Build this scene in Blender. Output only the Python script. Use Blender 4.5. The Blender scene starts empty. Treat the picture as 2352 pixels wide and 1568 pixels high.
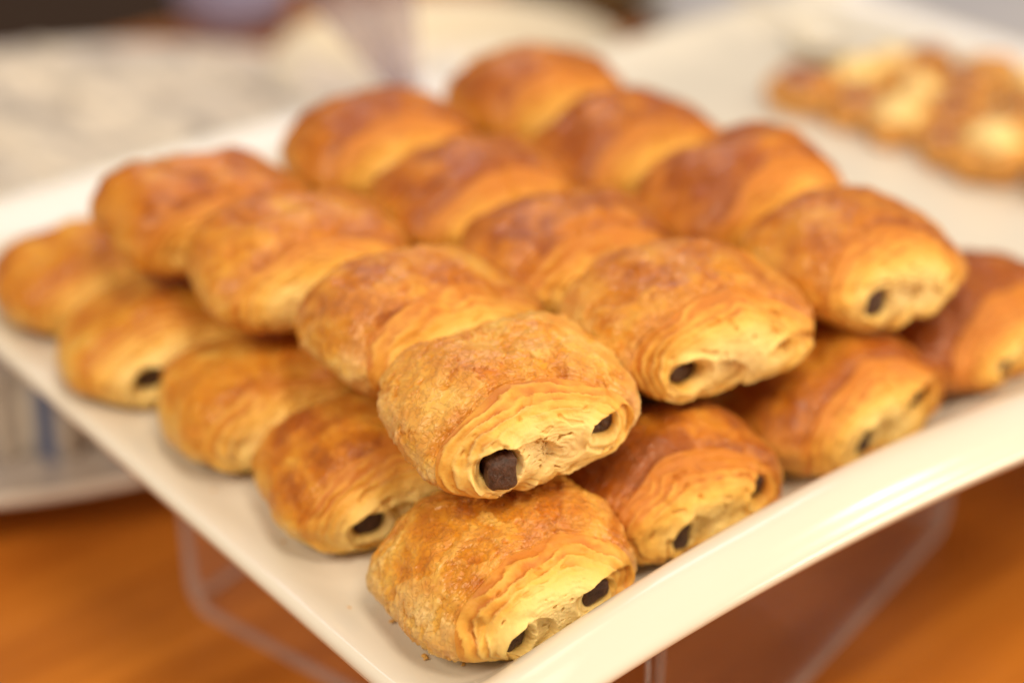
import bpy, math, random
import numpy as np
from mathutils import Vector, Matrix

# ------------------------------------------------------------------ camera, world, lights
sc = bpy.context.scene
CM = 0.01
PITCH, YAW, CAM_H = math.radians(30), math.radians(49.9), 0.27
fh = Vector((math.cos(YAW), math.sin(YAW), 0))
rt = Vector((math.sin(YAW), -math.cos(YAW), 0))
fw = fh * math.cos(PITCH) - Vector((0, 0, math.sin(PITCH)))
up = fh * math.sin(PITCH) + Vector((0, 0, math.cos(PITCH)))
cam_data = bpy.data.cameras.new('camera')
cam = bpy.data.objects.new('camera', cam_data)
sc.collection.objects.link(cam)
M = Matrix.Identity(4)
for i in range(3):
    M[i][0], M[i][1], M[i][2] = rt[i], up[i], -fw[i]
M[2][3] = CAM_H
cam.matrix_world = M
cam_data.sensor_width = 36
cam_data.lens = 3853 / 2352 * 36
cam_data.clip_start = 0.02
cam_data.clip_end = 50
cam_data.dof.use_dof = True
cam_data.dof.focus_distance = 0.396
cam_data.dof.aperture_fstop = 3.5
sc.camera = cam

world = bpy.data.worlds.new('World')
sc.world = world
world.use_nodes = True
bg = world.node_tree.nodes['Background']
bg.inputs[0].default_value = (1.0, 0.86, 0.70, 1)
bg.inputs[1].default_value = 0.20


def area(name, loc, target, sx, sy, power, col):
    l = bpy.data.lights.new(name, 'AREA')
    l.shape = 'RECTANGLE'
    l.size, l.size_y, l.energy, l.color = sx, sy, power, col
    o = bpy.data.objects.new(name, l)
    sc.collection.objects.link(o)
    o.location = loc
    o.rotation_euler = (Vector(target) - Vector(loc)).to_track_quat('-Z', 'Y').to_euler()
    return o


area('warm_ceiling_lamp', (0.12, -0.38, 1.42), (0.32, 0.28, 0.0), 0.45, 0.45, 11.5, (1.0, 0.84, 0.62))
area('warm_spot_lamp', (1.15, -0.30, 0.95), (0.32, 0.28, 0.0), 0.2, 0.2, 4.5, (1.0, 0.82, 0.58))
area('added_low_fill', (1.35, -1.15, 0.28), (0.35, 0.28, -0.05), 0.6, 0.5, 20, (1.0, 0.82, 0.58))  # unseen low fill, added to brighten the table under the platter
area('warm_side_lamp', (-0.80, 0.05, 1.15), (0.28, 0.32, 0.0), 0.5, 0.5, 14.5, (1.0, 0.84, 0.62))
area('warm_overhead_lamp', (0.35, 0.45, 1.8), (0.32, 0.40, 0.0), 0.6, 0.6, 5, (1.0, 0.85, 0.66))
area('cool_window', (1.05, 1.35, 1.25), (0.30, 0.35, 0.02), 0.9, 0.6, 7, (0.76, 0.82, 1.0))
sc.view_settings.view_transform = 'Standard'
sc.view_settings.look = 'None'
sc.view_settings.exposure = -0.02
sc.view_settings.gamma = 1.0
sc.cycles.use_denoising = True
sc.cycles.max_bounces = 10
sc.cycles.transparent_max_bounces = 64

# ------------------------------------------------------------------ helpers
C = sc.collection


def tag(o, label=None, cat=None, group=None, kind=None):
    if label: o['label'] = label
    if cat: o['category'] = cat
    if group: o['group'] = group
    if kind: o['kind'] = kind
    return o


def empty(name, loc=(0, 0, 0), rot=(0, 0, 0)):
    o = bpy.data.objects.new(name, None)
    o.empty_display_size = 0.02
    C.objects.link(o)
    o.location, o.rotation_euler = loc, rot
    return o


def mesh_obj(name, verts, faces, mat, parent=None, smooth=True, attrs=None):
    me = bpy.data.meshes.new(name)
    verts = np.asarray(verts, dtype=np.float64)
    if isinstance(faces, np.ndarray) and faces.ndim == 2:
        nf, k = faces.shape
        me.vertices.add(len(verts))
        me.vertices.foreach_set('co', verts.astype(np.float32).ravel())
        me.loops.add(nf * k)
        me.loops.foreach_set('vertex_index', faces.astype(np.int32).ravel())
        me.polygons.add(nf)
        me.polygons.foreach_set('loop_start', np.arange(0, nf * k, k, dtype=np.int32))
        me.update(calc_edges=True)
        me.validate()
    else:
        me.from_pydata([tuple(v) for v in verts], [], [tuple(int(i) for i in f) for f in faces])
        me.update()
    if smooth:
        me.polygons.foreach_set('use_smooth', [True] * len(me.polygons))
    if attrs:
        for n, a in attrs.items():
            at = me.attributes.new(n, 'FLOAT', 'POINT')
            at.data.foreach_set('value', np.asarray(a, dtype=np.float32).ravel())
    me.materials.append(mat)
    o = bpy.data.objects.new(name, me)
    C.objects.link(o)
    if parent: o.parent = parent
    return o


def copy_tree(o, parent=None):
    c = o.copy()
    C.objects.link(c)
    c.parent = parent
    for ch in o.children:
        copy_tree(ch, c)
    return c


def grid_faces(nr, nc, wrap=True, off=0):
    i = np.arange(nr - 1)[:, None]
    j = np.arange(nc if wrap else nc - 1)[None, :]
    jn = (j + 1) % nc
    f = np.stack([i * nc + j, i * nc + jn, (i + 1) * nc + jn, (i + 1) * nc + j], -1).reshape(-1, 4)
    return f + off


def sstep(a, b, x):
    t = np.clip((x - a) / (b - a), 0, 1)
    return t * t * (3 - 2 * t)


_rng = np.random.RandomState(7)
_perm = _rng.permutation(256)
_perm = np.concatenate([_perm, _perm, _perm])
_grad = _rng.normal(size=(256, 3))
_grad /= np.linalg.norm(_grad, axis=1)[:, None]


def noise(P, freq=1.0, seed=0):
    P = np.asarray(P, dtype=np.float64) * freq + seed * 17.317
    I = np.floor(P).astype(int)
    F = P - I
    I &= 255
    U = F * F * F * (F * (F * 6 - 15) + 10)
    out = 0
    for dx in (0, 1):
        wx = U[..., 0] if dx else 1 - U[..., 0]
        for dy in (0, 1):
            wy = U[..., 1] if dy else 1 - U[..., 1]
            for dz in (0, 1):
                wz = U[..., 2] if dz else 1 - U[..., 2]
                h = _perm[_perm[_perm[(I[..., 0] + dx) & 255] + ((I[..., 1] + dy) & 255)] + ((I[..., 2] + dz) & 255)]
                g = _grad[h]
                d = g[..., 0] * (F[..., 0] - dx) + g[..., 1] * (F[..., 1] - dy) + g[..., 2] * (F[..., 2] - dz)
                out = out + wx * wy * wz * d
    return out * 1.6


def fbm(P, freq=1.0, octv=4, seed=0, gain=0.5):
    o, a = 0, 1.0
    for k in range(octv):
        o = o + a * noise(P, freq * 2 ** k, seed + k * 3)
        a *= gain
    return o


# ------------------------------------------------------------------ material helpers
def new_mat(name):
    m = bpy.data.materials.new(name)
    m.use_nodes = True
    nt = m.node_tree
    return m, nt, nt.nodes['Principled BSDF']


def nd(nt, typ, **kw):
    n = nt.nodes.new(typ)
    for k, v in kw.items():
        if k.startswith('i_'):
            n.inputs[int(k[2:]) if k[2:].isdigit() else k[2:].replace('_', ' ')].default_value = v
        else:
            setattr(n, k, v)
    return n


def ramp(nt, fac, stops, interp='LINEAR'):
    n = nt.nodes.new('ShaderNodeValToRGB')
    e = n.color_ramp.elements
    n.color_ramp.interpolation = interp
    while len(e) < len(stops): e.new(0.5)
    for k, (p, c) in enumerate(stops):
        e[k].position = p
        e[k].color = (*c, 1) if len(c) == 3 else c
    nt.links.new(fac, n.inputs[0])
    return n.outputs[0]


def mth(nt, op, a, b=None, c=None, clamp=False):
    n = nt.nodes.new('ShaderNodeMath')
    n.operation = op
    n.use_clamp = clamp
    for k, v in enumerate((a, b, c)):
        if v is None: continue
        if isinstance(v, (int, float)): n.inputs[k].default_value = v
        else: nt.links.new(v, n.inputs[k])
    return n.outputs[0]


def mix(nt, fac, a, b, typ='MIX'):
    n = nt.nodes.new('ShaderNodeMix')
    n.data_type = 'RGBA'
    n.blend_type = typ
    for s, v in ((n.inputs[0], fac), (n.inputs[6], a), (n.inputs[7], b)):
        if isinstance(v, (int, float)): s.default_value = v
        elif isinstance(v, tuple): s.default_value = (*v, 1)
        else: nt.links.new(v, s)
    return n.outputs[2]


def attr(nt, name):
    n = nt.nodes.new('ShaderNodeAttribute')
    n.attribute_name = name
    return n.outputs['Fac']


def tex_noise(nt, scale, detail=4, rough=0.6, dist=0.0, vec=None):
    n = nt.nodes.new('ShaderNodeTexNoise')
    n.inputs['Scale'].default_value = scale
    n.inputs['Detail'].default_value = detail
    n.inputs['Roughness'].default_value = rough
    n.inputs['Distortion'].default_value = dist
    if vec is not None: nt.links.new(vec, n.inputs['Vector'])
    return n.outputs['Fac']


def obj_coord(nt):
    return nt.nodes.new('ShaderNodeTexCoord').outputs['Object']


def bump(nt, h, strength, dist, prev=None):
    n = nt.nodes.new('ShaderNodeBump')
    n.inputs['Strength'].default_value = strength
    n.inputs['Distance'].default_value = dist
    nt.links.new(h, n.inputs['Height'])
    if prev is not None: nt.links.new(prev, n.inputs['Normal'])
    return n.outputs['Normal']


# crust: thin laminated skin, browned by the oven (attribute bake), dull pale flakes (attribute flake)
def make_crust():
    m, nt, b = new_mat('baked_crust')
    co = obj_coord(nt)
    n1 = tex_noise(nt, 260, 6, 0.65, 0.6, co)
    n2 = tex_noise(nt, 1100, 4, 0.6, 0.3, co)
    bk = mth(nt, 'ADD', attr(nt, 'bake'), mth(nt, 'MULTIPLY', mth(nt, 'SUBTRACT', n1, 0.5), 0.28), clamp=True)
    bk = mth(nt, 'ADD', bk, mth(nt, 'MULTIPLY', mth(nt, 'SUBTRACT', n2, 0.5), 0.14), clamp=True)
    col = ramp(nt, bk, [(0.0, (0.82, 0.56, 0.17)), (0.25, (0.79, 0.44, 0.072)), (0.5, (0.70, 0.285, 0.021)),
                        (0.75, (0.55, 0.170, 0.009)), (1.0, (0.34, 0.080, 0.005))])
    fl = attr(nt, 'flake')
    flk = mth(nt, 'MULTIPLY', fl, mth(nt, 'ADD', mth(nt, 'MULTIPLY', n1, 0.7), 0.3), clamp=True)
    col = mix(nt, mth(nt, 'MULTIPLY', flk, 0.9, clamp=True), col, (0.76, 0.50, 0.25))
    # tiny dark cracks and specks
    n3 = tex_noise(nt, 520, 3, 0.5, 1.6, co)
    sp = ramp(nt, n3, [(0.70, (0, 0, 0)), (0.76, (1, 1, 1))])
    col = mix(nt, mth(nt, 'MULTIPLY', sp, 0.45), col, (0.22, 0.06, 0.014))
    col = mix(nt, mth(nt, 'MULTIPLY', attr(nt, 'fedge'), 0.38), col, (0.33, 0.10, 0.02))
    nt.links.new(col, b.inputs['Base Color'])
    rg = mth(nt, 'ADD', mth(nt, 'MULTIPLY', flk, 0.35), mth(nt, 'ADD', mth(nt, 'MULTIPLY', n2, 0.20), 0.20))
    nt.links.new(rg, b.inputs['Roughness'])
    b.inputs['Specular IOR Level'].default_value = 0.5
    b.inputs['Subsurface Weight'].default_value = 0.06
    b.inputs['Subsurface Radius'].default_value = (1.0, 0.45, 0.15)
    b.inputs['Subsurface Scale'].default_value = 0.004
    n4 = tex_noise(nt, 340, 6, 0.62, 1.6, co)
    f4 = ramp(nt, n4, [(0.46, (0, 0, 0)), (0.52, (1, 1, 1))])
    nn = bump(nt, n1, 0.22, 0.0006)
    nn = bump(nt, f4, 0.6, 0.0004, nn)
    nn = bump(nt, n2, 0.22, 0.0003, nn)
    nn = bump(nt, n3, 0.25, 0.0005, nn)
    nt.links.new(nn, b.inputs['Normal'])
    return m


# cut end: pale yellow crumb inside, orange brown laminated sheets towards the skin
def make_face():
    m, nt, b = new_mat('laminated_crumb')
    co = obj_coord(nt)
    n1 = tex_noise(nt, 330, 5, 0.6, 0.4, co)
    n2 = tex_noise(nt, 1300, 3, 0.6, 0.0, co)
    r = mth(nt, 'ADD', attr(nt, 'ring'), mth(nt, 'MULTIPLY', mth(nt, 'SUBTRACT', n1, 0.5), 0.20), clamp=True)
    col = ramp(nt, r, [(0.0, (0.90, 0.70, 0.33)), (0.45, (0.90, 0.64, 0.22)), (0.68, (0.86, 0.50, 0.10)),
                       (0.84, (0.74, 0.35, 0.052)), (1.0, (0.56, 0.19, 0.02))])
    col = mix(nt, mth(nt, 'MULTIPLY', attr(nt, 'line'), 0.7), col, (0.42, 0.125, 0.015))
    col = mix(nt, mth(nt, 'MULTIPLY', attr(nt, 'pit'), 0.18), col, (0.55, 0.28, 0.06))
    nt.links.new(col, b.inputs['Base Color'])
    b.inputs['Roughness'].default_value = 0.55
    b.inputs['Specular IOR Level'].default_value = 0.4
    b.inputs['Subsurface Weight'].default_value = 0.15
    b.inputs['Subsurface Radius'].default_value = (1.0, 0.6, 0.2)
    b.inputs['Subsurface Scale'].default_value = 0.004
    nn = bump(nt, n1, 0.4, 0.0008)
    nn = bump(nt, n2, 0.35, 0.0003, nn)
    nt.links.new(nn, b.inputs['Normal'])
    return m


def make_choc():
    m, nt, b = new_mat('dark_chocolate')
    co = obj_coord(nt)
    n1 = tex_noise(nt, 700, 5, 0.65, 0.3, co)
    col = ramp(nt, n1, [(0.3, (0.035, 0.015, 0.010)), (0.56, (0.085, 0.036, 0.024)), (0.75, (0.17, 0.075, 0.045))])
    nt.links.new(col, b.inputs['Base Color'])
    nt.links.new(mth(nt, 'ADD', mth(nt, 'MULTIPLY', n1, 0.5), 0.16), b.inputs['Roughness'])
    nt.links.new(bump(nt, n1, 0.8, 0.0012), b.inputs['Normal'])
    return m


def make_porcelain():
    m, nt, b = new_mat('white_glazed_porcelain')
    co = obj_coord(nt)
    n1 = tex_noise(nt, 14, 3, 0.5, 0.2, co)
    n2 = tex_noise(nt, 90, 3, 0.6, 0.2, co)
    col = mix(nt, n1, (0.74, 0.69, 0.605), (0.77, 0.725, 0.645))
    nt.links.new(col, b.inputs['Base Color'])
    nt.links.new(ramp(nt, n2, [(0.3, (0.14,) * 3), (0.8, (0.20,) * 3)]), b.inputs['Roughness'])
    return m


def make_wood(name, dark, lite, scale=1.0, rough=0.32):
    m, nt, b = new_mat(name)
    co = obj_coord(nt)
    mp = nd(nt, 'ShaderNodeMapping')
    nt.links.new(co, mp.inputs[0])
    mp.inputs['Rotation'].default_value = (0, 0, math.radians(24))
    mp.inputs['Scale'].default_value = (2.0 * scale, 26.0 * scale, 8)
    n1 = tex_noise(nt, 2.0, 6, 0.6, 0.8, mp.outputs[0])
    n2 = tex_noise(nt, 3.0, 2, 0.5, 0.0, co)
    col = ramp(nt, n1, [(0.25, dark), (0.75, lite)])
    col = mix(nt, mth(nt, 'MULTIPLY', n2, 0.35), col, dark)
    nt.links.new(col, b.inputs['Base Color'])
    b.inputs['Roughness'].default_value = rough
    nt.links.new(bump(nt, n1, 0.08, 0.001), b.inputs['Normal'])
    return m


def simple(name, col, rough=0.5, var=0.12, scale=60, bumpd=0.0, **kw):
    m, nt, b = new_mat(name)
    co = obj_coord(nt)
    n = tex_noise(nt, scale, 4, 0.6, 0.3, co)
    lo = tuple(c * (1 - var) for c in col)
    hi = tuple(min(1, c * (1 + var)) for c in col)
    nt.links.new(ramp(nt, n, [(0.3, lo), (0.7, hi)]), b.inputs['Base Color'])
    b.inputs['Roughness'].default_value = rough
    if bumpd: nt.links.new(bump(nt, n, 0.5, bumpd), b.inputs['Normal'])
    for k, v in kw.items():
        b.inputs[k.replace('_', ' ')].default_value = v
    return m


def make_sheet(name, tint, body, body_fac, gloss_rough=0.03):
    """thin clear plastic: see-through, slightly tinted and hazy, with a Fresnel reflection"""
    m = bpy.data.materials.new(name)
    m.use_nodes = True
    nt = m.node_tree
    nt.nodes.clear()
    out = nd(nt, 'ShaderNodeOutputMaterial')
    tr = nd(nt, 'ShaderNodeBsdfTransparent')
    tr.inputs[0].default_value = (*tint, 1)
    df = nd(nt, 'ShaderNodeBsdfDiffuse')
    df.inputs[0].default_value = (*body, 1)
    gl = nd(nt, 'ShaderNodeBsdfGlossy')
    gl.inputs['Roughness'].default_value = gloss_rough
    m1 = nd(nt, 'ShaderNodeMixShader')
    n = tex_noise(nt, 25, 3, 0.6, 0.0, obj_coord(nt))
    nt.links.new(mth(nt, 'MULTIPLY', mth(nt, 'ADD', n, 0.5), body_fac), m1.inputs[0])
    nt.links.new(tr.outputs[0], m1.inputs[1])
    tl = nd(nt, 'ShaderNodeBsdfTranslucent')
    tl.inputs[0].default_value = (*body, 1)
    m0 = nd(nt, 'ShaderNodeMixShader')
    m0.inputs[0].default_value = 0.5
    nt.links.new(df.outputs[0], m0.inputs[1])
    nt.links.new(tl.outputs[0], m0.inputs[2])
    nt.links.new(m0.outputs[0], m1.inputs[2])
    lw = nd(nt, 'ShaderNodeFresnel')
    lw.inputs[0].default_value = 1.35
    m2 = nd(nt, 'ShaderNodeMixShader')
    geo = nd(nt, 'ShaderNodeNewGeometry')
    front = mth(nt, 'SUBTRACT', 1.0, geo.outputs['Backfacing'])
    nt.links.new(mth(nt, 'MULTIPLY', lw.outputs[0], front), m2.inputs[0])
    nt.links.new(m1.outputs[0], m2.inputs[1])
    nt.links.new(gl.outputs[0], m2.inputs[2])
    nt.links.new(m2.outputs[0], out.inputs[0])
    return m


CRUST, FACE, CHOC, PORC = make_crust(), make_face(), make_choc(), make_porcelain()
WOOD = make_wood('orange_brown_wood', (0.33, 0.090, 0.008), (0.68, 0.245, 0.028))
FLOORW = make_wood('dark_brown_wood', (0.085, 0.036, 0.014), (0.14, 0.060, 0.024), 0.6, 0.5)
ACRYL = make_sheet('clear_acrylic', (0.99, 0.982, 0.98), (0.92, 0.66, 0.60), 0.04)
ACRYL_EDGE = make_sheet('acrylic_cut_edge', (0.88, 0.85, 0.86), (0.92, 0.86, 0.86), 0.30, 0.12)
TONG_PL = make_sheet('smoky_clear_plastic', (0.86, 0.82, 0.86), (0.58, 0.53, 0.58), 0.26, 0.2)

# ------------------------------------------------------------------ setting
TZ = -0.09


def box_verts(x0, x1, y0, y1, z0, z1):
    v = [(x, y, z) for x in (x0, x1) for y in (y0, y1) for z in (z0, z1)]
    f = [(0, 1, 3, 2), (4, 6, 7, 5), (0, 4, 5, 1), (2, 3, 7, 6), (0, 2, 6, 4), (1, 5, 7, 3)]
    return v, f


v, f = box_verts(-0.6, 1.7, -0.7, 0.93, TZ - 0.03, TZ)
table = mesh_obj('table_top', v, f, WOOD, smooth=False)
bev = table.modifiers.new('bevel', 'BEVEL'); bev.width = 0.004; bev.segments = 3
tag(table, 'polished orange brown wooden table top under the dishes', 'table', kind='structure')
v, f = box_verts(-4, 5, -4, 6, -0.88, -0.83)
fl = mesh_obj('floor', v, f, FLOORW, smooth=False)
tag(fl, 'dark brown floor beyond the table', 'floor', kind='structure')

# ------------------------------------------------------------------ platter
PX0, PX1 = 17.0, 43.2


def platter(name, parent=None):
    """rectangular platter: thin straight long sides, the two ends curled up and over in an arch"""
    T = 0.26    # half thickness
    xs_mid = np.linspace(0, 1, 90)
    a = np.linspace(0, math.pi / 2, 9)
    E = 0.26
    xs = np.concatenate([PX0 + E * (1 - np.cos(a)), np.linspace(PX0 + E, PX1 - E, 84)[1:-1], (PX1 - E + E * np.sin(a))])
    th = np.concatenate([np.sin(a), np.ones(82), np.cos(a)]) * T
    th = np.maximum(th, 0.004)
    rows = []
    for x, t0 in zip(xs, th):
        u = (x - PX0) / (PX1 - PX0)
        arch = max(0.0, math.sin(math.pi * min(1, max(0, u * 1.02)))) ** 0.62
        hc = 0.75 + 1.75 * arch                   # crest height of the curled end
        skew = -0.070 * (x - 19.6)
        # midline: near end -> far end
        pts = []
        lip_z = 0.70 + 1.05 * arch
        rz_ = hc - 0.22 - 0.36 * arch
        ctrl_near = [(21.72 + skew, rz_ - 0.60), (21.42 + skew, rz_ - 0.32), (21.24 + skew, rz_ - 0.02), (21.48 + skew, rz_ + 0.36 * (hc - rz_)), (21.86 + skew, hc - 0.12), (22.28 + skew * .75, hc),
                     (22.7 + skew * .6, hc - 0.22), (23.15 + skew * .4, hc * 0.52), (23.8 + skew * .2, hc * 0.16), (25.0, 0.02)]
        ctrl_far = [(51.6, 0.02), (53.0, 0.12), (54.2, 0.36), (54.9, 0.55), (55.3, 0.58), (55.6, 0.52)]
        ctrl = ctrl_near + [(y, 0.0) for y in (27, 30, 34, 38, 42, 46, 50)] + ctrl_far
        P = np.array(ctrl)
        # Catmull-Rom
        Q = []
        PP = np.vstack([2 * P[0] - P[1], P, 2 * P[-1] - P[-2]])
        for i in range(1, len(PP) - 2):
            p0, p1, p2, p3 = PP[i - 1], PP[i], PP[i + 1], PP[i + 2]
            for s in np.linspace(0, 1, 7)[:-1]:
                Q.append(0.5 * (2 * p1 + (p2 - p0) * s + (2 * p0 - 5 * p1 + 4 * p2 - p3) * s * s + (3 * p1 - p0 - 3 * p2 + p3) * s ** 3))
        Q.append(P[-1])
        Q = np.array(Q)
        # sides lift a little towards the long edges
        edge = min(x - PX0, PX1 - x)
        Q[:, 1] += 0.42 * (1 - sstep(0.2, 2.4, edge)) ** 1.6
        tg = np.gradient(Q, axis=0)
        tg /= np.linalg.norm(tg, axis=1)[:, None]
        nrm = np.stack([-tg[:, 1], tg[:, 0]], 1)
        # rounded ends
        b = np.linspace(-math.pi / 2, math.pi / 2, 9)[1:-1]
        tt = t0 * (0.46 + 0.54 * sstep(21.6, 24.5, Q[:, 0]))
        t = tt[0]
        top = Q + nrm * tt[:, None]
        bot = Q - nrm * tt[:, None]
        e1 = [Q[-1] + nrm[-1] * tt[-1] * -math.sin(q) * 1 + tg[-1] * tt[-1] * math.cos(q) for q in b]
        e0 = [Q[0] + nrm[0] * t * math.sin(q) - tg[0] * t * math.cos(q) for q in b]
        loop = np.vstack([top, e1, bot[::-1], e0])
        rows.append(np.column_stack([np.full(len(loop), x), loop]))
    V = np.array(rows)
    nr, nc = V.shape[:2]
    F = [tuple(q) for q in grid_faces(nr, nc)]
    o = mesh_obj(name, V.reshape(-1, 3) * CM - np.array([0, 0, 0.0026]), np.array(F), PORC, parent)
    return o


pl = platter('serving_platter')
tag(pl, 'white porcelain platter with curled-up end, heaped with chocolate filled pastries', 'platter', 'white porcelain platters')
pl2 = pl.copy()
C.objects.link(pl2)
pl2.name = 'serving_platter'
pl2.location = (0.2945, 0.002, -0.004)
pl2.scale = (0.85, 0.96, 1.0)
tag(pl2, 'white porcelain platter holding the small cream topped pastries', 'platter', 'white porcelain platters')


# ------------------------------------------------------------------ acrylic risers
def tube(pts, rad, nseg=8, closed=False):
    P = np.array(pts, dtype=float)
    n = len(P)
    tg = np.gradient(P, axis=0) if not closed else np.roll(P, -1, 0) - np.roll(P, 1, 0)
    tg /= np.linalg.norm(tg, axis=1)[:, None]
    V = []
    ref = np.array([0.3, 0.5, 0.8])
    for p, t in zip(P, tg):
        a = np.cross(t, ref); a /= np.linalg.norm(a)
        b = np.cross(t, a)
        for k in range(nseg):
            q = 2 * math.pi * k / nseg
            V.append(p + rad * (a * math.cos(q) + b * math.sin(q)))
    F = grid_faces(n, nseg)
    if closed:
        j = np.arange(nseg); jn = (j + 1) % nseg
        F = np.vstack([F, np.stack([(n - 1) * nseg + j, (n - 1) * nseg + jn, jn, j], 1)])
    return np.array(V), F


def riser(loc, top_z):
    A, B, D = np.array((20.3, 40.9)), np.array((24.4, 23.2)), np.array((43.2, 27.3))
    cs = [B, A, A + D - B, D]
    ctr = sum(cs) / 4
    root = empty('acrylic_riser', (ctr[0] * CM + loc, ctr[1] * CM, TZ))
    hh = (top_z - TZ)
    cr = 0.009
    for k in range(4):
        p, q = (cs[k] - ctr) * CM, (cs[(k + 1) % 4] - ctr) * CM
        d = (q - p); L = np.linalg.norm(d); d /= L
        nn = np.array((-d[1], d[0]))
        # outline with rounded lower corners, inset a little so panels do not meet in one plane
        g = 0.0022
        out = []
        for w in np.linspace(0, math.pi / 2, 7): out.append((g + cr - cr * math.sin(w), 0.003 + cr - cr * math.cos(w)))
        out = out[::-1]
        for w in np.linspace(0, math.pi / 2, 7): out.append((L - g - cr + cr * math.sin(w), 0.003 + cr - cr * math.cos(w)))
        out += [(L - g, hh - 0.004), (g, hh - 0.004)]
        V = []
        for off in (-0.0015, 0.0015):
            for (a, z) in out:
                pt = p + d * a + nn * off
                V.append((pt[0], pt[1], z))
        n = len(out)
        F = [tuple(range(n - 1, -1, -1)), tuple(range(n, 2 * n))] + [(i, (i + 1) % n, n + (i + 1) % n, n + i) for i in range(n)]
        pn = mesh_obj('side_panel', V, F, ACRYL, root, smooth=False)
        TV, TF = tube([(*(p + d * a), z) for a, z in out], 0.0018, 8, True)
        mesh_obj('panel_edge', TV, TF, ACRYL_EDGE, pn)
    c2 = [(c - ctr) * CM for c in cs]
    V = [(x * .99, y * .99, z) for z in (hh - 0.0035, hh) for x, y in c2]
    mesh_obj('top_panel', V, [(3, 2, 1, 0), (4, 5, 6, 7), (0, 1, 5, 4), (1, 2, 6, 5), (2, 3, 7, 6), (3, 0, 4, 7)], ACRYL, root, smooth=False)
    return root


tag(riser(0.0, -0.0058), 'clear acrylic riser box holding up the chocolate pastry platter', 'riser', 'acrylic risers')
tag(riser(0.272, -0.0098), 'clear acrylic riser box under the cream pastry platter', 'riser', 'acrylic risers')


# ------------------------------------------------------------------ pastries
def choc_stick(parent, x, z, y0, w, h, length, seed, res):
    n, k = (40, 46) if res > 1 else (20, 22)
    t = np.linspace(0, 2 * math.pi, n, endpoint=False)
    ca, sa = np.cos(t), np.sin(t)
    ex = np.sign(ca) * np.abs(ca) ** 0.5 * w / 2
    ez = np.sign(sa) * np.abs(sa) ** 0.5 * h / 2
    ys = np.concatenate([np.zeros(6), np.linspace(0, length, k - 6)])
    sc_ = np.concatenate([np.array([0.03, .3, .6, .8, .92, .97]), np.ones(k - 6)])
    ys[:6] = np.array([-.10, -.095, -.08, -.06, -.035, -.015])
    V = np.stack([ex[None, :] * sc_[:, None], np.repeat(ys[:, None], n, 1), ez[None, :] * sc_[:, None]], -1)
    d = fbm(V + seed, 1.8, 4, seed)
    N = V * np.array([1, 0.2, 1]); N /= np.linalg.norm(N, axis=-1, keepdims=True) + 1e-6
    V = V + N * d[..., None] * 0.10
    V[..., 2] -= 0.10 * np.clip(0.5 - V[..., 1], 0, 1) ** 2      # the soft end sags
    V += np.array([x, y0, z])
    F = list(map(tuple, grid_faces(k, n))) + [tuple(range(n - 1, -1, -1)), tuple((k - 1) * n + i for i in range(n))]
    F = [f[::-1] for f in F]
    return mesh_obj('chocolate_stick', V.reshape(-1, 3) * CM, F, CHOC, parent)


RES = {3: (300, 110, 150, 30), 2: (200, 64, 92, 20), 1: (120, 44, 60, 14)}


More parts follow.
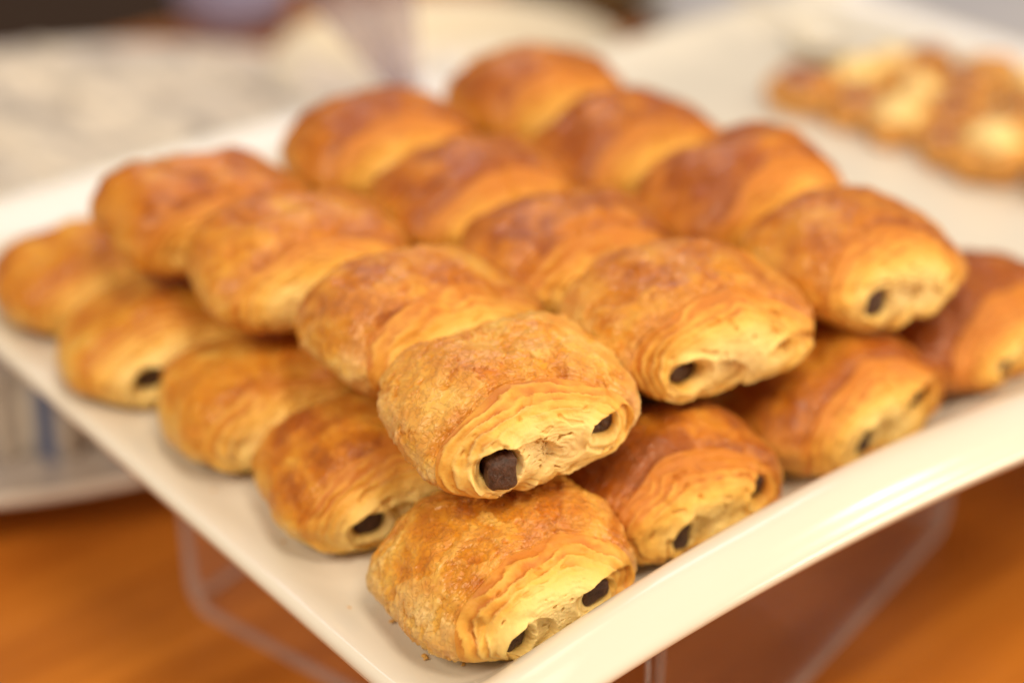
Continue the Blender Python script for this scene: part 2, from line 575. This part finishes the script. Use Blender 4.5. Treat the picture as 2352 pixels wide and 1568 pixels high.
def pastry(loc, rz=0, tilt=0, roll=0, seed=1, res=1, W=6.1, L=4.8, Ht=3.2, bake=0.0, flaky=0.5, holes=(), recede=0.95, rough=1.0, notch=0.0, patch=0.25):
    nt_, ncap, ns, nb = RES[res]
    th = np.linspace(0, 2 * math.pi, nt_, endpoint=False)
    c, s = np.cos(th), np.sin(th)
    a = W / 2
    hb = Ht * 0.42
    ht = Ht - hb
    h = np.where(s > 0, ht, hb)
    n = np.where(s > 0, 2.05, 2.35)
    R = (np.abs(c / a) ** n + np.abs(s / h) ** n) ** (-1 / n)
    rs = np.random.RandomState(seed)
    ph = rs.uniform(0, 6.28, 4)
    R *= 1 + 0.025 * np.sin(2 * th + ph[0]) + 0.02 * np.sin(3 * th + ph[1]) + 0.012 * np.sin(5 * th + ph[2])
    nang = -1.25 + rs.uniform(-.2, .2)
    dn = np.angle(np.exp(1j * (th - nang)))
    R *= 1 - (0.05 + notch) * np.exp(-(dn / 0.16) ** 2)
    ox, oz = R * c, R * s
    ox = ox + 0.10 * oz * rs.uniform(-1, 1)
    # ends of the crust, pulled back at the top
    upn = np.clip(s, 0, 1) ** 1.2
    wob = 0.10 * np.sin(3 * th + ph[3]) + 0.07 * np.sin(7 * th + ph[1])
    yE = -L / 2 + 0.45 + recede * 0.72 * upn + wob * 0.8
    yB = L / 2 - 0.55 - recede * 0.5 * upn - wob * 0.6
    yF, yK = -L / 2, L / 2
    ES = 0.86
    rr = np.linspace(0.006, 1, ncap)
    rows_x, rows_y, rows_z = [], [], []
    part = []
    rc = []
    side_s = np.linspace(-1, 1, ns)
    for r in rr:
        rows_x.append(ox * ES * r); rows_z.append(oz * ES * r)
        rows_y.append(yF + (yE - yF) * r ** 3.6); part.append(0); rc.append(r)
    for t in side_s[1:-1]:
        g = 1 - (1 - ES) * abs(t) ** 3.0
        rows_x.append(ox * g); rows_z.append(oz * g)
        rows_y.append(yE + (yB - yE) * (t + 1) / 2); part.append(1); rc.append(1 + (1 - abs(t)))
    for r in np.linspace(1, 0.006, nb):
        rows_x.append(ox * ES * r); rows_z.append(oz * ES * r)
        rows_y.append(yK + (yB - yK) * r ** 2.6); part.append(2); rc.append(r)
    X, Y, Z = np.array(rows_x), np.array(rows_y), np.array(rows_z)
    part = np.array(part); rc = np.array(rc)
    P = np.stack([X, Y, Z], -1)
    # base lumps
    lump = fbm(P, 0.36, 4, seed)[..., None]
    du = np.gradient(P, axis=0)
    dv = (np.roll(P, -1, 1) - np.roll(P, 1, 1)) / 2
    N = np.cross(du, dv)
    N /= np.linalg.norm(N, axis=-1, keepdims=True) + 1e-9
    if (N[ncap + ns // 2] * P[ncap + ns // 2]).sum() < 0: N = -N
    P0 = P.copy()
    P = P + N * lump * 0.24
    Rg = np.repeat(rc[:, None], nt_, 1)
    TH = np.repeat(th[None, :], len(rc), 0)
    isC = (part != 1)[:, None] & np.ones((1, nt_), bool)
    front = (part == 0)[:, None] & np.ones((1, nt_), bool)
    # ---- crust relief
    warp = np.stack([noise(P0, 1.1, seed + 5), noise(P0, 1.1, seed + 9), noise(P0, 1.1, seed + 13)], -1)
    Pw = P0 + 0.35 * warp
    ridg = 1 - np.abs(noise(Pw * np.array([1, 1.5, 1]), 1.25, seed + 20)) * 2.2
    wr = np.clip(ridg, 0, 1) ** 2
    fl1 = noise(Pw, 1.0, seed + 30) + 0.45 * noise(Pw, 2.7, seed + 31) + 0.22 * noise(P0, 7.0, seed + 32)
    fl2 = noise(Pw, 2.0, seed + 40) + 0.5 * noise(P0, 5.5, seed + 41) + 0.25 * noise(P0, 13.0, seed + 42)
    flake1 = sstep(0.0, 0.035, fl1)
    flake2 = sstep(0.12, 0.16, fl2)
    fedge = np.clip(np.exp(-((fl1 + 0.012) / 0.022) ** 2) * 0.8 + np.exp(-((fl2 - 0.11) / 0.02) ** 2) * 0.6, 0, 1) * flaky * np.clip(0.4 + 1.6 * noise(P0, 1.6, seed + 45), 0, 1)
    sidew = 1 - sstep(0.25, 0.85, N[..., 2])
    bub = np.clip(noise(Pw, 4.6, seed + 50), 0, 1) * sidew
    crust = rough * (0.012 * wr + 0.026 * flake1 * (0.4 + flaky) + 0.022 * flake2 * flaky - 0.03 * fedge + 0.045 * bub + 0.012 * noise(P0, 7, seed + 60))
    # frayed steps of skin close to the end
    eg = np.clip((Rg - 1.0) / 0.30, 0, 1)
    fr = noise(np.stack([np.cos(TH) * 3, np.sin(TH) * 3, 0 * TH], -1), 1.0, seed + 66) * 0.12
    crust -= 0.05 * (sstep(0.22, 0.16, eg + fr)) + 0.035 * sstep(0.55, 0.5, eg + fr * 2)
    # ---- cap relief
    nl = 10 + rs.randint(0, 3)
    q = Rg + 0.07 * noise(P0, 0.8, seed + 70) + 0.026 * noise(P0, 2.3, seed + 71) + 0.011 * noise(P0, 6.5, seed + 73) + TH / (2 * math.pi) / nl
    phs = q * nl
    saw = phs - np.floor(phs)
    wl = sstep(0.58, 0.80, Rg) * np.clip(0.62 + 1.3 * noise(np.stack([np.cos(TH) * 2.6, np.sin(TH) * 2.6, Rg * 11], -1), 1.0, seed + 72), 0.12, 1.3)
    lay = (saw ** 2.2) * 0.080 * wl
    line = np.clip(np.exp(-(np.minimum(saw, 1 - saw) / 0.14) ** 2) * wl, 0, 1) * (0.5 + 0.5 * np.clip(0.5 + noise(P0, 3.1, seed + 74), 0, 1))
    tang = np.stack([np.cos(TH) * 3.2, np.sin(TH) * 3.2, Rg * 9], -1)
    pit = sstep(0.36, 0.58, noise(tang, 1.0, seed + 80) + 0.35 * noise(P0, 4.5, seed + 81)) * (1 - sstep(0.82, 0.97, Rg))
    cap = lay - 0.10 * pit * np.clip(0.7 + noise(P0, 1.4, seed + 82), 0, 1) + 0.055 * fbm(P0, 1.0, 4, seed + 90) + 0.018 * noise(tang * np.array([1, 1, 2.2]), 1.0, seed + 91)
    edgeblend = sstep(1.0, 0.94, Rg)
    disp = np.where(isC, cap * edgeblend, crust * sstep(1.0, 1.03, Rg))
    P = P + N * disp[..., None]
    hole_a = np.zeros_like(Rg)
    for (hx, hz, rx, rz_, dep, stick) in holes:
        wv = 1 + 0.22 * noise(P0, 1.7, seed + 100 + hx)
        dd = np.sqrt(((P0[..., 0] - hx) / rx) ** 2 + ((P0[..., 2] - hz) / rz_) ** 2) * wv
        dd = np.where(front, dd, 9)
        P[..., 1] += dep * sstep(1.12, 0.72, dd)
        P[..., 1] -= 0.16 * np.exp(-((dd - 1.5) / 0.35) ** 2) * edgeblend
        # the inner turn of the roll lies deeper, under a torn lip of dough
        d2 = np.sqrt(((P0[..., 0] - hx - 0.9 * rx) / (2.6 * rx)) ** 2 + ((P0[..., 2] - hz + 0.35 * rz_) / (1.75 * rz_)) ** 2) * (1 + 0.35 * noise(P0, 0.9, seed + 130 + hx))
        d2 = np.where(front, d2, 9)
        P[..., 1] += 0.20 * sstep(1.06, 0.90, d2) * edgeblend
        hole_a = np.maximum(hole_a, sstep(1.25, 0.7, dd))
    P[..., 2] += hb
    P[..., 2] = np.where(P[..., 2] < 0.05, 0.05 + (P[..., 2] - 0.05) * 0.25, P[..., 2])
    # ---- colour attributes (oven colour of the dough itself)
    nz = N[..., 2]
    top = sstep(-0.1, 0.95, nz)
    edge_b = np.exp(-((Rg - 1.08) / 0.16) ** 2) * sstep(0.0, 0.6, nz)
    bk = 0.15 + 0.38 * top + patch * fbm(P0, 0.75, 4, seed + 110, 0.6) + 0.11 * edge_b + bake - 0.16 * bub + 0.12 * (1 - flake1) - 0.08 * wr
    fk = np.clip(0.15 + flake1 * 0.55 + flake2 * 0.35, 0, 1) * flaky * (0.30 + 0.70 * sidew)
    ring = np.clip(-0.42 * np.clip(wl, 0, 1) * (saw ** 1.5 - 0.45) + Rg ** 1.2 * (0.82 + 0.20 * np.clip(np.sin(TH), -0.6, 1)) + 0.6 * bake + 0.08 * noise(P0, 1.2, seed + 120) + 0.25 * hole_a, 0, 1)
    root = empty('chocolate_pastry', Vector(loc) * CM, (math.radians(tilt), math.radians(roll), math.radians(rz)))
    A = P * CM
    i0, i1 = ncap - 1, ncap + ns - 2

    def sub(name, lo, hi, mat, close):
        V = A[lo:hi + 1].reshape(-1, 3)
        Fq = grid_faces(hi - lo + 1, nt_)
        at = dict(bake=np.clip(bk, 0, 1)[lo:hi + 1], flake=fk[lo:hi + 1], ring=ring[lo:hi + 1], line=line[lo:hi + 1], pit=pit[lo:hi + 1], fedge=fedge[lo:hi + 1])
        if close is None:
            return mesh_obj(name, V, Fq, mat, root, attrs=at)
        # close the pole with a centre vertex as degenerate-free triangles folded into quads is not possible: use python faces
        base = 0 if close == 0 else (hi - lo) * nt_
        cv = V[base:base + nt_].mean(0)
        # pull the tiny ring to one point instead
        V[base:base + nt_] = cv + (V[base:base + nt_] - cv) * 0.05
        return mesh_obj(name, V, Fq, mat, root, attrs=at)

    sub('crust', i0, i1, CRUST, None)
    sub('cut_face', 0, i0, FACE, 0)
    sub('cut_face', i1, len(rc) - 1, FACE, 1)
    for k, (hx, hz, rx, rz_, dep, stick) in enumerate(holes):
        if stick is None: continue
        choc_stick(root, hx, hz + hb + stick[3], -L / 2 + stick[0], stick[1], stick[2], 3.6, seed * 2 + k, res)
    return root


GB, GT = 'pastries in the bottom layer', 'pastries in the upper layer'
std = lambda d=1.0: ((-1.05, -0.35, 0.42, 0.36, 0.9 * d, (0.45, 0.8, 0.7, 0)), (1.75, 0.0, 0.36, 0.32, 0.9 * d, (0.75, 0.65, 0.6, 0)))
none = ()

SPEC = [
    # bottom layer along the curled rim
    dict(loc=(21.25, 25.62, 0.00), rz=-7, seed=11, res=3, bake=0.02, patch=0.34, flaky=0.75, rough=1.35, W=5.75, L=4.9, Ht=3.2,
         holes=((-1.05, -0.22, 0.32, 0.35, 0.8, (0.26, 0.62, 0.70, 0)), (1.30, 0.12, 0.40, 0.29, 0.8, (0.24, 0.85, 0.56, 0))),
         g=GB, label='blistered golden pastry in the platter corner, below the one with a protruding chocolate stick'),
    dict(loc=(26.85, 25.72, 0.00), rz=-12, seed=23, res=3, bake=0.33, patch=0.33, flaky=0.35, W=6.30, Ht=3.25,
         holes=((-0.75, -0.15, 0.26, 0.42, 0.9, (0.30, 0.6, 0.9, 0)), (1.75, 0.35, 0.36, 0.36, 1.2, (0.65, 0.7, 0.7, 0))),
         g=GB, label='dark baked pastry along the curled rim, beside the blistered corner pastry'),
    dict(loc=(33.45, 25.72, 0.00), rz=-9, seed=37, res=2, bake=0.24, flaky=0.3, W=6.41, Ht=3.25,
         holes=((-0.55, -0.15, 0.28, 0.42, 0.9, (0.30, 0.6, 0.9, 0)), (1.6, 0.45, 0.38, 0.36, 1.2, (0.5, 0.8, 0.8, 0))),
         g=GB, label='brown pastry with two dark holes along the curled rim, second from the platter end corner'),
    dict(loc=(39.95, 25.82, 0.00), rz=-3, seed=41, res=2, bake=0.55, flaky=0.2, W=6.41, Ht=3.35,
         holes=((-0.6, -0.3, 0.36, 0.36, 0.9, (0.3, 0.7, 0.7, 0)), (1.7, 0.2, 0.34, 0.32, 1.0, None)),
         g=GB, label='darkest reddish brown pastry at the far end of the curled rim'),
    # bottom layer along the thin straight side
    dict(loc=(21.45, 31.07, 0.00), rz=-20, seed=53, res=3, bake=0.12, patch=0.30, flaky=0.35, rough=0.8, W=6.49, Ht=3.05,
         holes=((-0.95, -0.02, 0.42, 0.40, 1.0, (0.38, 0.9, 0.85, 0)), (1.7, 0.1, 0.3, 0.3, 0.9, None)),
         g=GB, label='bronze pastry with one black chocolate hole, just behind the blistered corner pastry'),
    dict(loc=(21.35, 36.07, 0.00), rz=-8, seed=67, res=2, bake=0.02, flaky=0.3, rough=0.8, W=6.49, Ht=2.95, holes=none,
         g=GB, label='plain golden pastry by the thin platter edge, between two pastries showing black holes'),
    dict(loc=(20.95, 41.17, 0.00), rz=-24, seed=71, res=2, bake=0.0, flaky=0.2, W=6.60, Ht=2.95,
         holes=((-1.0, -0.05, 0.44, 0.38, 1.0, (0.35, 0.9, 0.8, 0)),),
         g=GB, label='pale yellow-faced pastry with a black chocolate hole by the thin platter edge'),
    dict(loc=(21.10, 46.27, 0.00), rz=-8, seed=83, res=1, bake=0.1, flaky=0.2, W=6.27, Ht=2.85, holes=none,
         g=GB, label='last small golden pastry by the thin platter edge, near the far curled end'),
    # upper layer, column over the thin side
    dict(loc=(22.85, 27.35, 3.52), rz=-17, tilt=2, seed=97, res=3, bake=-0.05, flaky=1.0, rough=1.15, W=6.46, L=4.95, Ht=2.78, notch=0.05,
         holes=((-1.25, 0.0, 0.42, 0.40, 0.9, (-0.20, 0.72, 0.86, -0.06)), (1.62, 0.22, 0.35, 0.32, 1.3, (0.6, 0.8, 0.8, 0))),
         g=GT, label='flaky golden pastry with a thick chocolate stick protruding from its cut end'),
    dict(loc=(23.50, 32.10, 3.42), rz=-6, seed=103, res=2, bake=0.10, flaky=0.7, W=6.62, Ht=3.03, holes=none,
         g=GT, label='flaky tan pastry directly behind the one with the protruding chocolate stick'),
    dict(loc=(23.10, 37.20, 3.42), rz=-8, seed=113, res=1, bake=0.12, flaky=0.4, W=6.51, Ht=2.93, holes=none,
         g=GT, label='golden upper pastry above the pale one with a black hole, third along the thin edge'),
    dict(loc=(22.80, 41.90, 3.37), rz=-8, seed=127, res=1, bake=0.2, flaky=0.3, W=6.30, Ht=2.83, holes=none,
         g=GT, label='brown upper pastry at the far end of the row along the thin platter edge'),
    # upper layer, middle column
    dict(loc=(29.10, 27.40, 3.47), rz=-13, seed=131, res=3, bake=0.12, flaky=0.6, W=6.72, L=4.9, Ht=3.13, notch=0.10,
         holes=((-1.25, -0.20, 0.48, 0.34, 1.0, (0.55, 0.8, 0.55, -0.08)), (1.55, 0.15, 0.28, 0.16, 0.8, None)),
         g=GT, label='broad golden pastry with a half-hidden chocolate hole, resting on the two rim pastries'),
    dict(loc=(29.40, 32.30, 3.42), rz=-5, seed=139, res=2, bake=0.27, flaky=0.3, W=6.41, Ht=2.93,
         holes=((-0.4, 0.25, 0.40, 0.34, 0.9, (0.35, .8, .7, 0)),),
         g=GT, label='amber pastry with a small dark hole in the middle of the upper layer'),
    dict(loc=(29.70, 37.20, 3.42), rz=-5, seed=149, res=1, bake=0.29, flaky=0.2, W=6.41, Ht=2.93, holes=none,
         g=GT, label='amber pastry with a bright yellow end, third in the middle upper row'),
    dict(loc=(29.70, 42.10, 3.42), rz=-5, seed=151, res=1, bake=0.35, flaky=0.2, W=6.41, Ht=3.13, holes=none,
         g=GT, label='deep orange pastry at the far end of the middle upper row, by the plastic tongs'),
    # upper layer, inner column
    dict(loc=(35.40, 26.80, 3.42), rz=-11, seed=163, res=2, bake=0.18, flaky=0.4, W=6.41, L=4.9, Ht=3.13, notch=0.08,
         holes=((-0.85, -0.15, 0.34, 0.46, 1.0, (0.35, .7, 1.0, 0)), (1.5, 0.2, 0.22, 0.18, 0.5, None)),
         g=GT, label='golden pastry with one upright slit of chocolate, above the darkest rim pastries'),
    dict(loc=(36.20, 32.00, 3.37), rz=-5, seed=173, res=1, bake=0.35, flaky=0.2, W=6.51, Ht=3.13, holes=none,
         g=GT, label='reddish brown topped pastry behind the one with the upright chocolate slit'),
    dict(loc=(36.00, 37.10, 3.32), rz=-5, seed=179, res=1, bake=0.37, flaky=0.2, W=6.41, Ht=3.03, holes=none,
         g=GT, label='brown pastry third in the upper row next to the other platter'),
    dict(loc=(36.60, 42.20, 3.32), rz=-5, seed=191, res=1, bake=0.31, flaky=0.2, W=6.41, Ht=3.13, holes=none,
         g=GT, label='orange pastry topping the far end of the upper row next to the other platter'),
]
var = random.Random(17)
for sp in SPEC:
    sp = dict(sp)
    if sp['seed'] not in (11, 97):
        sp['rz'] = sp['rz'] + var.uniform(-5, 5)
        sp['roll'] = var.uniform(-4, 4) if sp['loc'][2] > 1 else 0
        sp['tilt'] = var.uniform(-1, 4) if sp['loc'][2] > 1 else 0
        sp['recede'] = var.uniform(0.7, 1.25)
    g, label = sp.pop('g'), sp.pop('label')
    tag(pastry(**sp), label, 'pastry', g)
# the covered rest of the bottom layer carries the upper one
proto = None
rnd = random.Random(3)
for cxp in (26.8, 33.0, 39.2):
    for ryp in (30.9, 36.0, 41.1, 46.2):
        if proto is None:
            proto = pastry(loc=(cxp, ryp, 0), rz=-5, seed=211, res=1, bake=0.2, flaky=0.2, W=5.9, Ht=3.1)
            o = proto
        else:
            o = copy_tree(proto)
            o.name = 'chocolate_pastry'
        o.location = (cxp * CM, ryp * CM, 0)
        o.rotation_euler = (0, 0, math.radians(rnd.uniform(-9, 0)))
        tag(o, 'brown pastry of the bottom layer covered by the upper pastries', 'pastry', 'covered bottom pastries')


# ------------------------------------------------------------------ revolved shapes
def lathe(name, prof, mat, parent=None, n=72, loc=(0, 0, 0), sx=1.0, sy=1.0, wob=None):
    pr = np.array(prof, dtype=float) * CM
    t = np.linspace(0, 2 * math.pi, n, endpoint=False)
    rr = pr[:, 0][:, None] * np.ones((1, n))
    zz = pr[:, 1][:, None] * np.ones((1, n))
    if wob is not None: rr, zz = wob(rr, zz, t)
    V = np.stack([rr * np.cos(t) * sx, rr * np.sin(t) * sy, zz], -1).reshape(-1, 3)
    o = mesh_obj(name, V, grid_faces(len(pr), n), mat, parent)
    o.location = loc
    return o


# small pastry bites heaped on the second platter: golden lumps with cream or caramel on top
CASE = simple('golden_pastry_case', (0.64, 0.30, 0.06), 0.45, 0.45, 160, 0.001)
CREAM = simple('pale_custard_cream', (0.88, 0.66, 0.27), 0.35, 0.12, 150, 0.001)
GLAZE = simple('brown_caramel_glaze', (0.36, 0.12, 0.03), 0.25, 0.35, 160, 0.001)


def small_pastry(top):
    root = empty('pastry_bite')
    def lumpy(rr, zz, t):
        P = np.stack([np.cos(t) * rr * 100, np.sin(t) * rr * 100, zz * 100], -1)
        return rr * (1 + 0.16 * noise(P, 0.8, 11 + top) + 0.08 * np.cos(4 * t)), zz * (1 + 0.12 * noise(P, 0.7, 14 + top))
    lathe('pastry_case', [(0.05, 0.04), (1.1, 0.04), (1.4, 0.25), (1.62, 0.75), (1.6, 1.15), (1.3, 1.42), (0.8, 1.5), (0.03, 1.52)], CASE, root, 40, wob=lumpy)
    def sw(rr, zz, t):
        return rr * (1 + 0.14 * np.cos(5 * t + zz * 400)), zz
    if top == 0:
        lathe('cream_top', [(0.05, 1.2), (1.05, 1.2), (1.15, 1.45), (0.95, 1.75), (0.65, 2.0), (0.35, 2.2), (0.03, 2.25)], CREAM, root, 40, wob=sw)
    elif top == 1:
        lathe('caramel_top', [(0.05, 1.2), (1.0, 1.25), (1.1, 1.5), (0.8, 1.7), (0.03, 1.75)], GLAZE, root, 40, wob=sw)
    return root


rnd = random.Random(5)
protos = [small_pastry(0), small_pastry(1), small_pastry(2)]
used = [False] * 3
for i, x in enumerate((53.5, 56.0, 58.5, 61.0)):
    for j in range(9):
        y = 22.6 + j * 2.5 + (1.2 if i % 2 == 0 else 0)
        t = rnd.choice((0, 0, 0, 1, 1, 2))
        o = protos[t] if not used[t] else copy_tree(protos[t])
        used[t] = True
        o.name = 'pastry_bite'
        o.location = ((x + rnd.uniform(-.45, .45)) * CM, (y + rnd.uniform(-.4, .4)) * CM, -0.004)
        o.rotation_euler = (rnd.uniform(-.12, .12), rnd.uniform(-.12, .12), rnd.uniform(0, 6))
        sz = rnd.uniform(0.66, 1.0)
        o.scale = (sz, sz, sz * rnd.uniform(0.85, 1.1))
        tag(o, ('small golden pastry bite topped with pale yellow cream on the second platter',
                'small golden pastry bite with dark caramel top on the second platter',
                'plain small golden pastry bite without topping on the second platter')[t], 'pastry',
            ('cream topped pastry bites', 'caramel topped pastry bites', 'plain pastry bites')[t])
for t in range(3):
    if not used[t]:
        for ch in list(protos[t].children): bpy.data.objects.remove(ch)
        bpy.data.objects.remove(protos[t])

# invented porcelain spoon, added to catch a window highlight on the second platter
GLOSSW = simple('glossy_white_porcelain', (0.75, 0.69, 0.58), 0.06, 0.02, 40)
spoon = empty('added_glint_spoon', (0.584, 0.474, 0.0), (0, 0, math.radians(75)))
tag(spoon, 'small white porcelain spoon added for a window highlight on the second platter beyond the pastry bites', 'spoon')
lathe('spoon_bowl', [(0.02, 0.10), (0.5, 0.14), (0.95, 0.33), (1.15, 0.62), (1.22, 0.66), (1.2, 0.58), (0.98, 0.22), (0.5, 0.02), (0.02, 0.0)], GLOSSW, spoon, 40, sx=1.45)
TV, TF = tube([(0.0165 + 0.0085 * k, 0, 0.006 + 0.0022 * math.sin(k * 0.35)) for k in range(9)], 0.0016, 8)
mesh_obj('handle', TV, TF, GLOSSW, spoon)

# big round dish on the table with a cloth bundle
DISH_C = (28.0 * CM, 67.0 * CM)
LPORC = simple('off_white_stoneware', (0.66, 0.58, 0.52), 0.25, 0.05, 30)
d = lathe('round_dish', [(0.1, 0.0), (15, 0.0), (17, 0.25), (20.5, 1.4), (22.3, 2.3), (22.7, 2.45), (22.9, 2.25), (22.5, 1.85), (20.8, 0.95), (17.3, -0.0), (15.3, -0.25), (0.1, -0.25)][::-1], LPORC, None, 96, (*DISH_C, TZ + 0.003))
tag(d, 'large round off-white dish on the table under the grey cloth', 'dish')
m, nt, b = new_mat('grey_striped_linen')
co = obj_coord(nt)
wv = nd(nt, 'ShaderNodeTexWave')
wv.inputs['Scale'].default_value = 22
wv.inputs['Distortion'].default_value = 2.5
wv.inputs['Detail'].default_value = 2
nt.links.new(co, wv.inputs['Vector'])
n1 = tex_noise(nt, 26, 3, 0.6, 0.4, co)
n2 = tex_noise(nt, 900, 2, 0.5, 0, co)
col = mix(nt, ramp(nt, n1, [(0.46, (0, 0, 0)), (0.62, (1, 1, 1))]), (0.74, 0.65, 0.54), (0.36, 0.31, 0.27))
col = mix(nt, mth(nt, 'MULTIPLY', ramp(nt, wv.outputs['Fac'], [(0.80, (0, 0, 0)), (0.95, (1, 1, 1))]), 0.22), col, (0.22, 0.22, 0.27))
col = mix(nt, attr(nt, 'stripe'), col, (0.06, 0.09, 0.20))
nt.links.new(col, b.inputs['Base Color'])
b.inputs['Roughness'].default_value = 0.85
nt.links.new(bump(nt, n2, 0.4, 0.0006), b.inputs['Normal'])
LINEN = m
rp = [(0.05, 5.2), (4, 5.3), (8, 5.35), (11, 5.2), (13.5, 4.9), (15.2, 4.3), (16.2, 3.4), (16.8, 2.2), (17.2, 1.0), (17.6, 0.3)]


def fold(rr, zz, t):
    u = (zz / CM)
    P = np.stack([rr * 100 * np.cos(t) / 4, rr * 100 * np.sin(t) / 4, 0 * rr], -1)
    k = sstep(0.08, 0.15, rr)
    rr2 = rr * (1 + k * (0.045 * np.sin(31 * t + 2 * np.sin(3 * t)) + 0.03 * np.sin(53 * t)))
    zz2 = zz + 0.007 * fbm(P, 0.8, 3, 5) * sstep(0.6, 3, u) + 0.0025 * np.sin(P[..., 0] * 5 + 3 * noise(P, .7, 3)) * sstep(2, 5, u)
    return rr2, zz2


rpf = []
for q0, q1 in zip(rp[:-1], rp[1:]):
    for w in np.linspace(0, 1, 6)[:-1]:
        rpf.append((q0[0] + (q1[0] - q0[0]) * w, q0[1] + (q1[1] - q0[1]) * w))
rpf.append(rp[-1])
o = lathe('linen_cloth', rpf[::-1], LINEN, None, 260, (*DISH_C, TZ + 0.004), wob=fold)
me = o.data
pv = np.array([vv.co[:] for vv in me.vertices])
ang = np.arctan2(pv[:, 1], pv[:, 0])
rad = np.hypot(pv[:, 0], pv[:, 1])
stp = sstep(0.35, 0.6, np.sin(46 * ang)) * (0.75 + 0.25 * sstep(-.2, .3, np.sin(9 * ang + 1))) * sstep(0.145, 0.158, rad)
at = me.attributes.new('stripe', 'FLOAT', 'POINT')
at.data.foreach_set('value', stp.astype(np.float32))
tag(o, 'rumpled grey beige linen cloth with dark striped border in the round dish', 'cloth')

# plastic tongs leaning on the far end of the platter
root = empty('plastic_tongs', (0.372, 0.505, 0.02))
tag(root, 'smoky clear plastic tongs leaning behind the upper pastries', 'tongs')
tip = Vector((0.0, 0.0, 0.0))
for sgn in (-1, 1):
    V, F = [], []
    N_ = 24
    d0 = rt * 1.0
    for i in range(N_):
        w = i / (N_ - 1)
        p = fh * (0.05 * w) + Vector((0, 0, 0.115 * w)) - rt * (0.062 * w + 0.016 * sgn * math.sin(w * 2.2))
        hw = 0.005 + 0.020 * w
        tn = Vector((0.2, 0.3, 0.93))
        for (ax, ay) in ((-1, -1), (1, -1), (1, 1), (-1, 1)):
            V.append(p + rt * (hw * ax) + fh * (0.0018 * ay))
    for i in range(N_ - 1):
        for q in range(4):
            F.append((i * 4 + q, i * 4 + (q + 1) % 4, (i + 1) * 4 + (q + 1) % 4, (i + 1) * 4 + q))
    F += [(3, 2, 1, 0), tuple((N_ - 1) * 4 + q for q in range(4))]
    mesh_obj('tong_arm', V, F, TONG_PL, root)

# things behind
BOWLM = simple('cream_bowl_glaze', (0.80, 0.70, 0.54), 0.2, 0.05, 30)
o = lathe('shallow_bowl', [(0.1, 0.0), (5, 0.0), (7, 0.8), (9.5, 2.6), (9.9, 2.9), (10.1, 2.6), (7.6, 0.6), (5.2, -0.3), (0.1, -0.3)][::-1], BOWLM, None, 72, (0.545, 0.70, TZ + 0.004))
tag(o, 'shallow cream bowl standing behind the pastry platter', 'bowl')
OLIVE = simple('dark_olive_glaze', (0.10, 0.075, 0.04), 0.3, 0.15, 30)
o = lathe('round_pot', [(0.1, 0.0), (3, 0.0), (4.6, 1.0), (5.6, 3.2), (5.6, 5.2), (4.6, 7.0), (3.4, 7.8), (3.2, 7.6), (4.2, 6.8), (5.1, 5.1), (0.1, 0.6)][::-1], OLIVE, None, 64, (0.712, 0.775, TZ))
tag(o, 'dark olive round pot beyond the cream bowl', 'pot')
BLUE = simple('pale_blue_glaze', (0.36, 0.36, 0.60), 0.25, 0.08, 30)
o = lathe('blue_cup', [(0.1, 0.0), (2.6, 0.0), (3.4, 0.8), (3.9, 3.0), (4.2, 6.5), (4.0, 6.6), (3.7, 3.2), (3.1, 1.2), (0.1, 0.6)][::-1], BLUE, None, 64, (0.525, 0.895, TZ))
tag(o, 'pale blue cup standing beyond the linen cloth', 'cup')
GREYC = simple('pale_grey_cloth', (0.46, 0.45, 0.48), 0.85, 0.06, 40, 0.0005)
nx = 40
gx, gy = np.meshgrid(np.linspace(0, 1, nx), np.linspace(0, 1, nx), indexing='ij')
P = np.stack([gx * 6, gy * 6, gx * 0], -1)
hz = 0.004 + 0.004 * (fbm(P, 0.8, 3, 9) + 0.8)
Vt = np.stack([0.72 + gx * 0.75, 0.30 + gy * 0.60, TZ + hz], -1).reshape(-1, 3)
Vb = Vt.copy(); Vb[:, 2] -= 0.002
F = np.vstack([grid_faces(nx, nx, False), grid_faces(nx, nx, False)[:, ::-1] + nx * nx])
o = mesh_obj('grey_tablecloth', np.vstack([Vt, Vb]), F, GREYC)
tag(o, 'pale grey cloth spread on the table beyond the second platter', 'cloth')

# a few loose crumbs on the platter
CRUMB = simple('crumb', (0.72, 0.40, 0.10), 0.6, 0.3, 900)
rnd = random.Random(21)
cb = None
for (x, y) in ((18.55, 25.3), (18.75, 26.9), (18.2, 28.0), (18.5, 31.4), (19.1, 24.5), (18.3, 34.6), (18.9, 23.9), (18.05, 26.2)):
    if cb is None:
        t = np.linspace(0, 2 * math.pi, 9, endpoint=False)
        prof = [(0.002, 0.0), (0.07, 0.004), (0.09, 0.025), (0.06, 0.05), (0.002, 0.055)]
        cb = lathe('pastry_crumb', prof, CRUMB, None, 9, wob=lambda rr, zz, t: (rr * (1 + 0.35 * np.sin(2 * t + 1) + 0.2 * np.sin(5 * t)), zz))
        o = cb
    else:
        o = cb.copy()
        C.objects.link(o)
        o.name = 'pastry_crumb'
    o.location = (x * CM, y * CM, 0.0012)
    o.rotation_euler = (0, 0, rnd.uniform(0, 6))
    q = rnd.uniform(0.6, 1.3)
    o.scale = (q * rnd.uniform(.6, 1.3), q, q)
    tag(o, 'tiny golden crumb lying on the platter floor near its thin edge', 'crumb', 'crumbs on the platter')
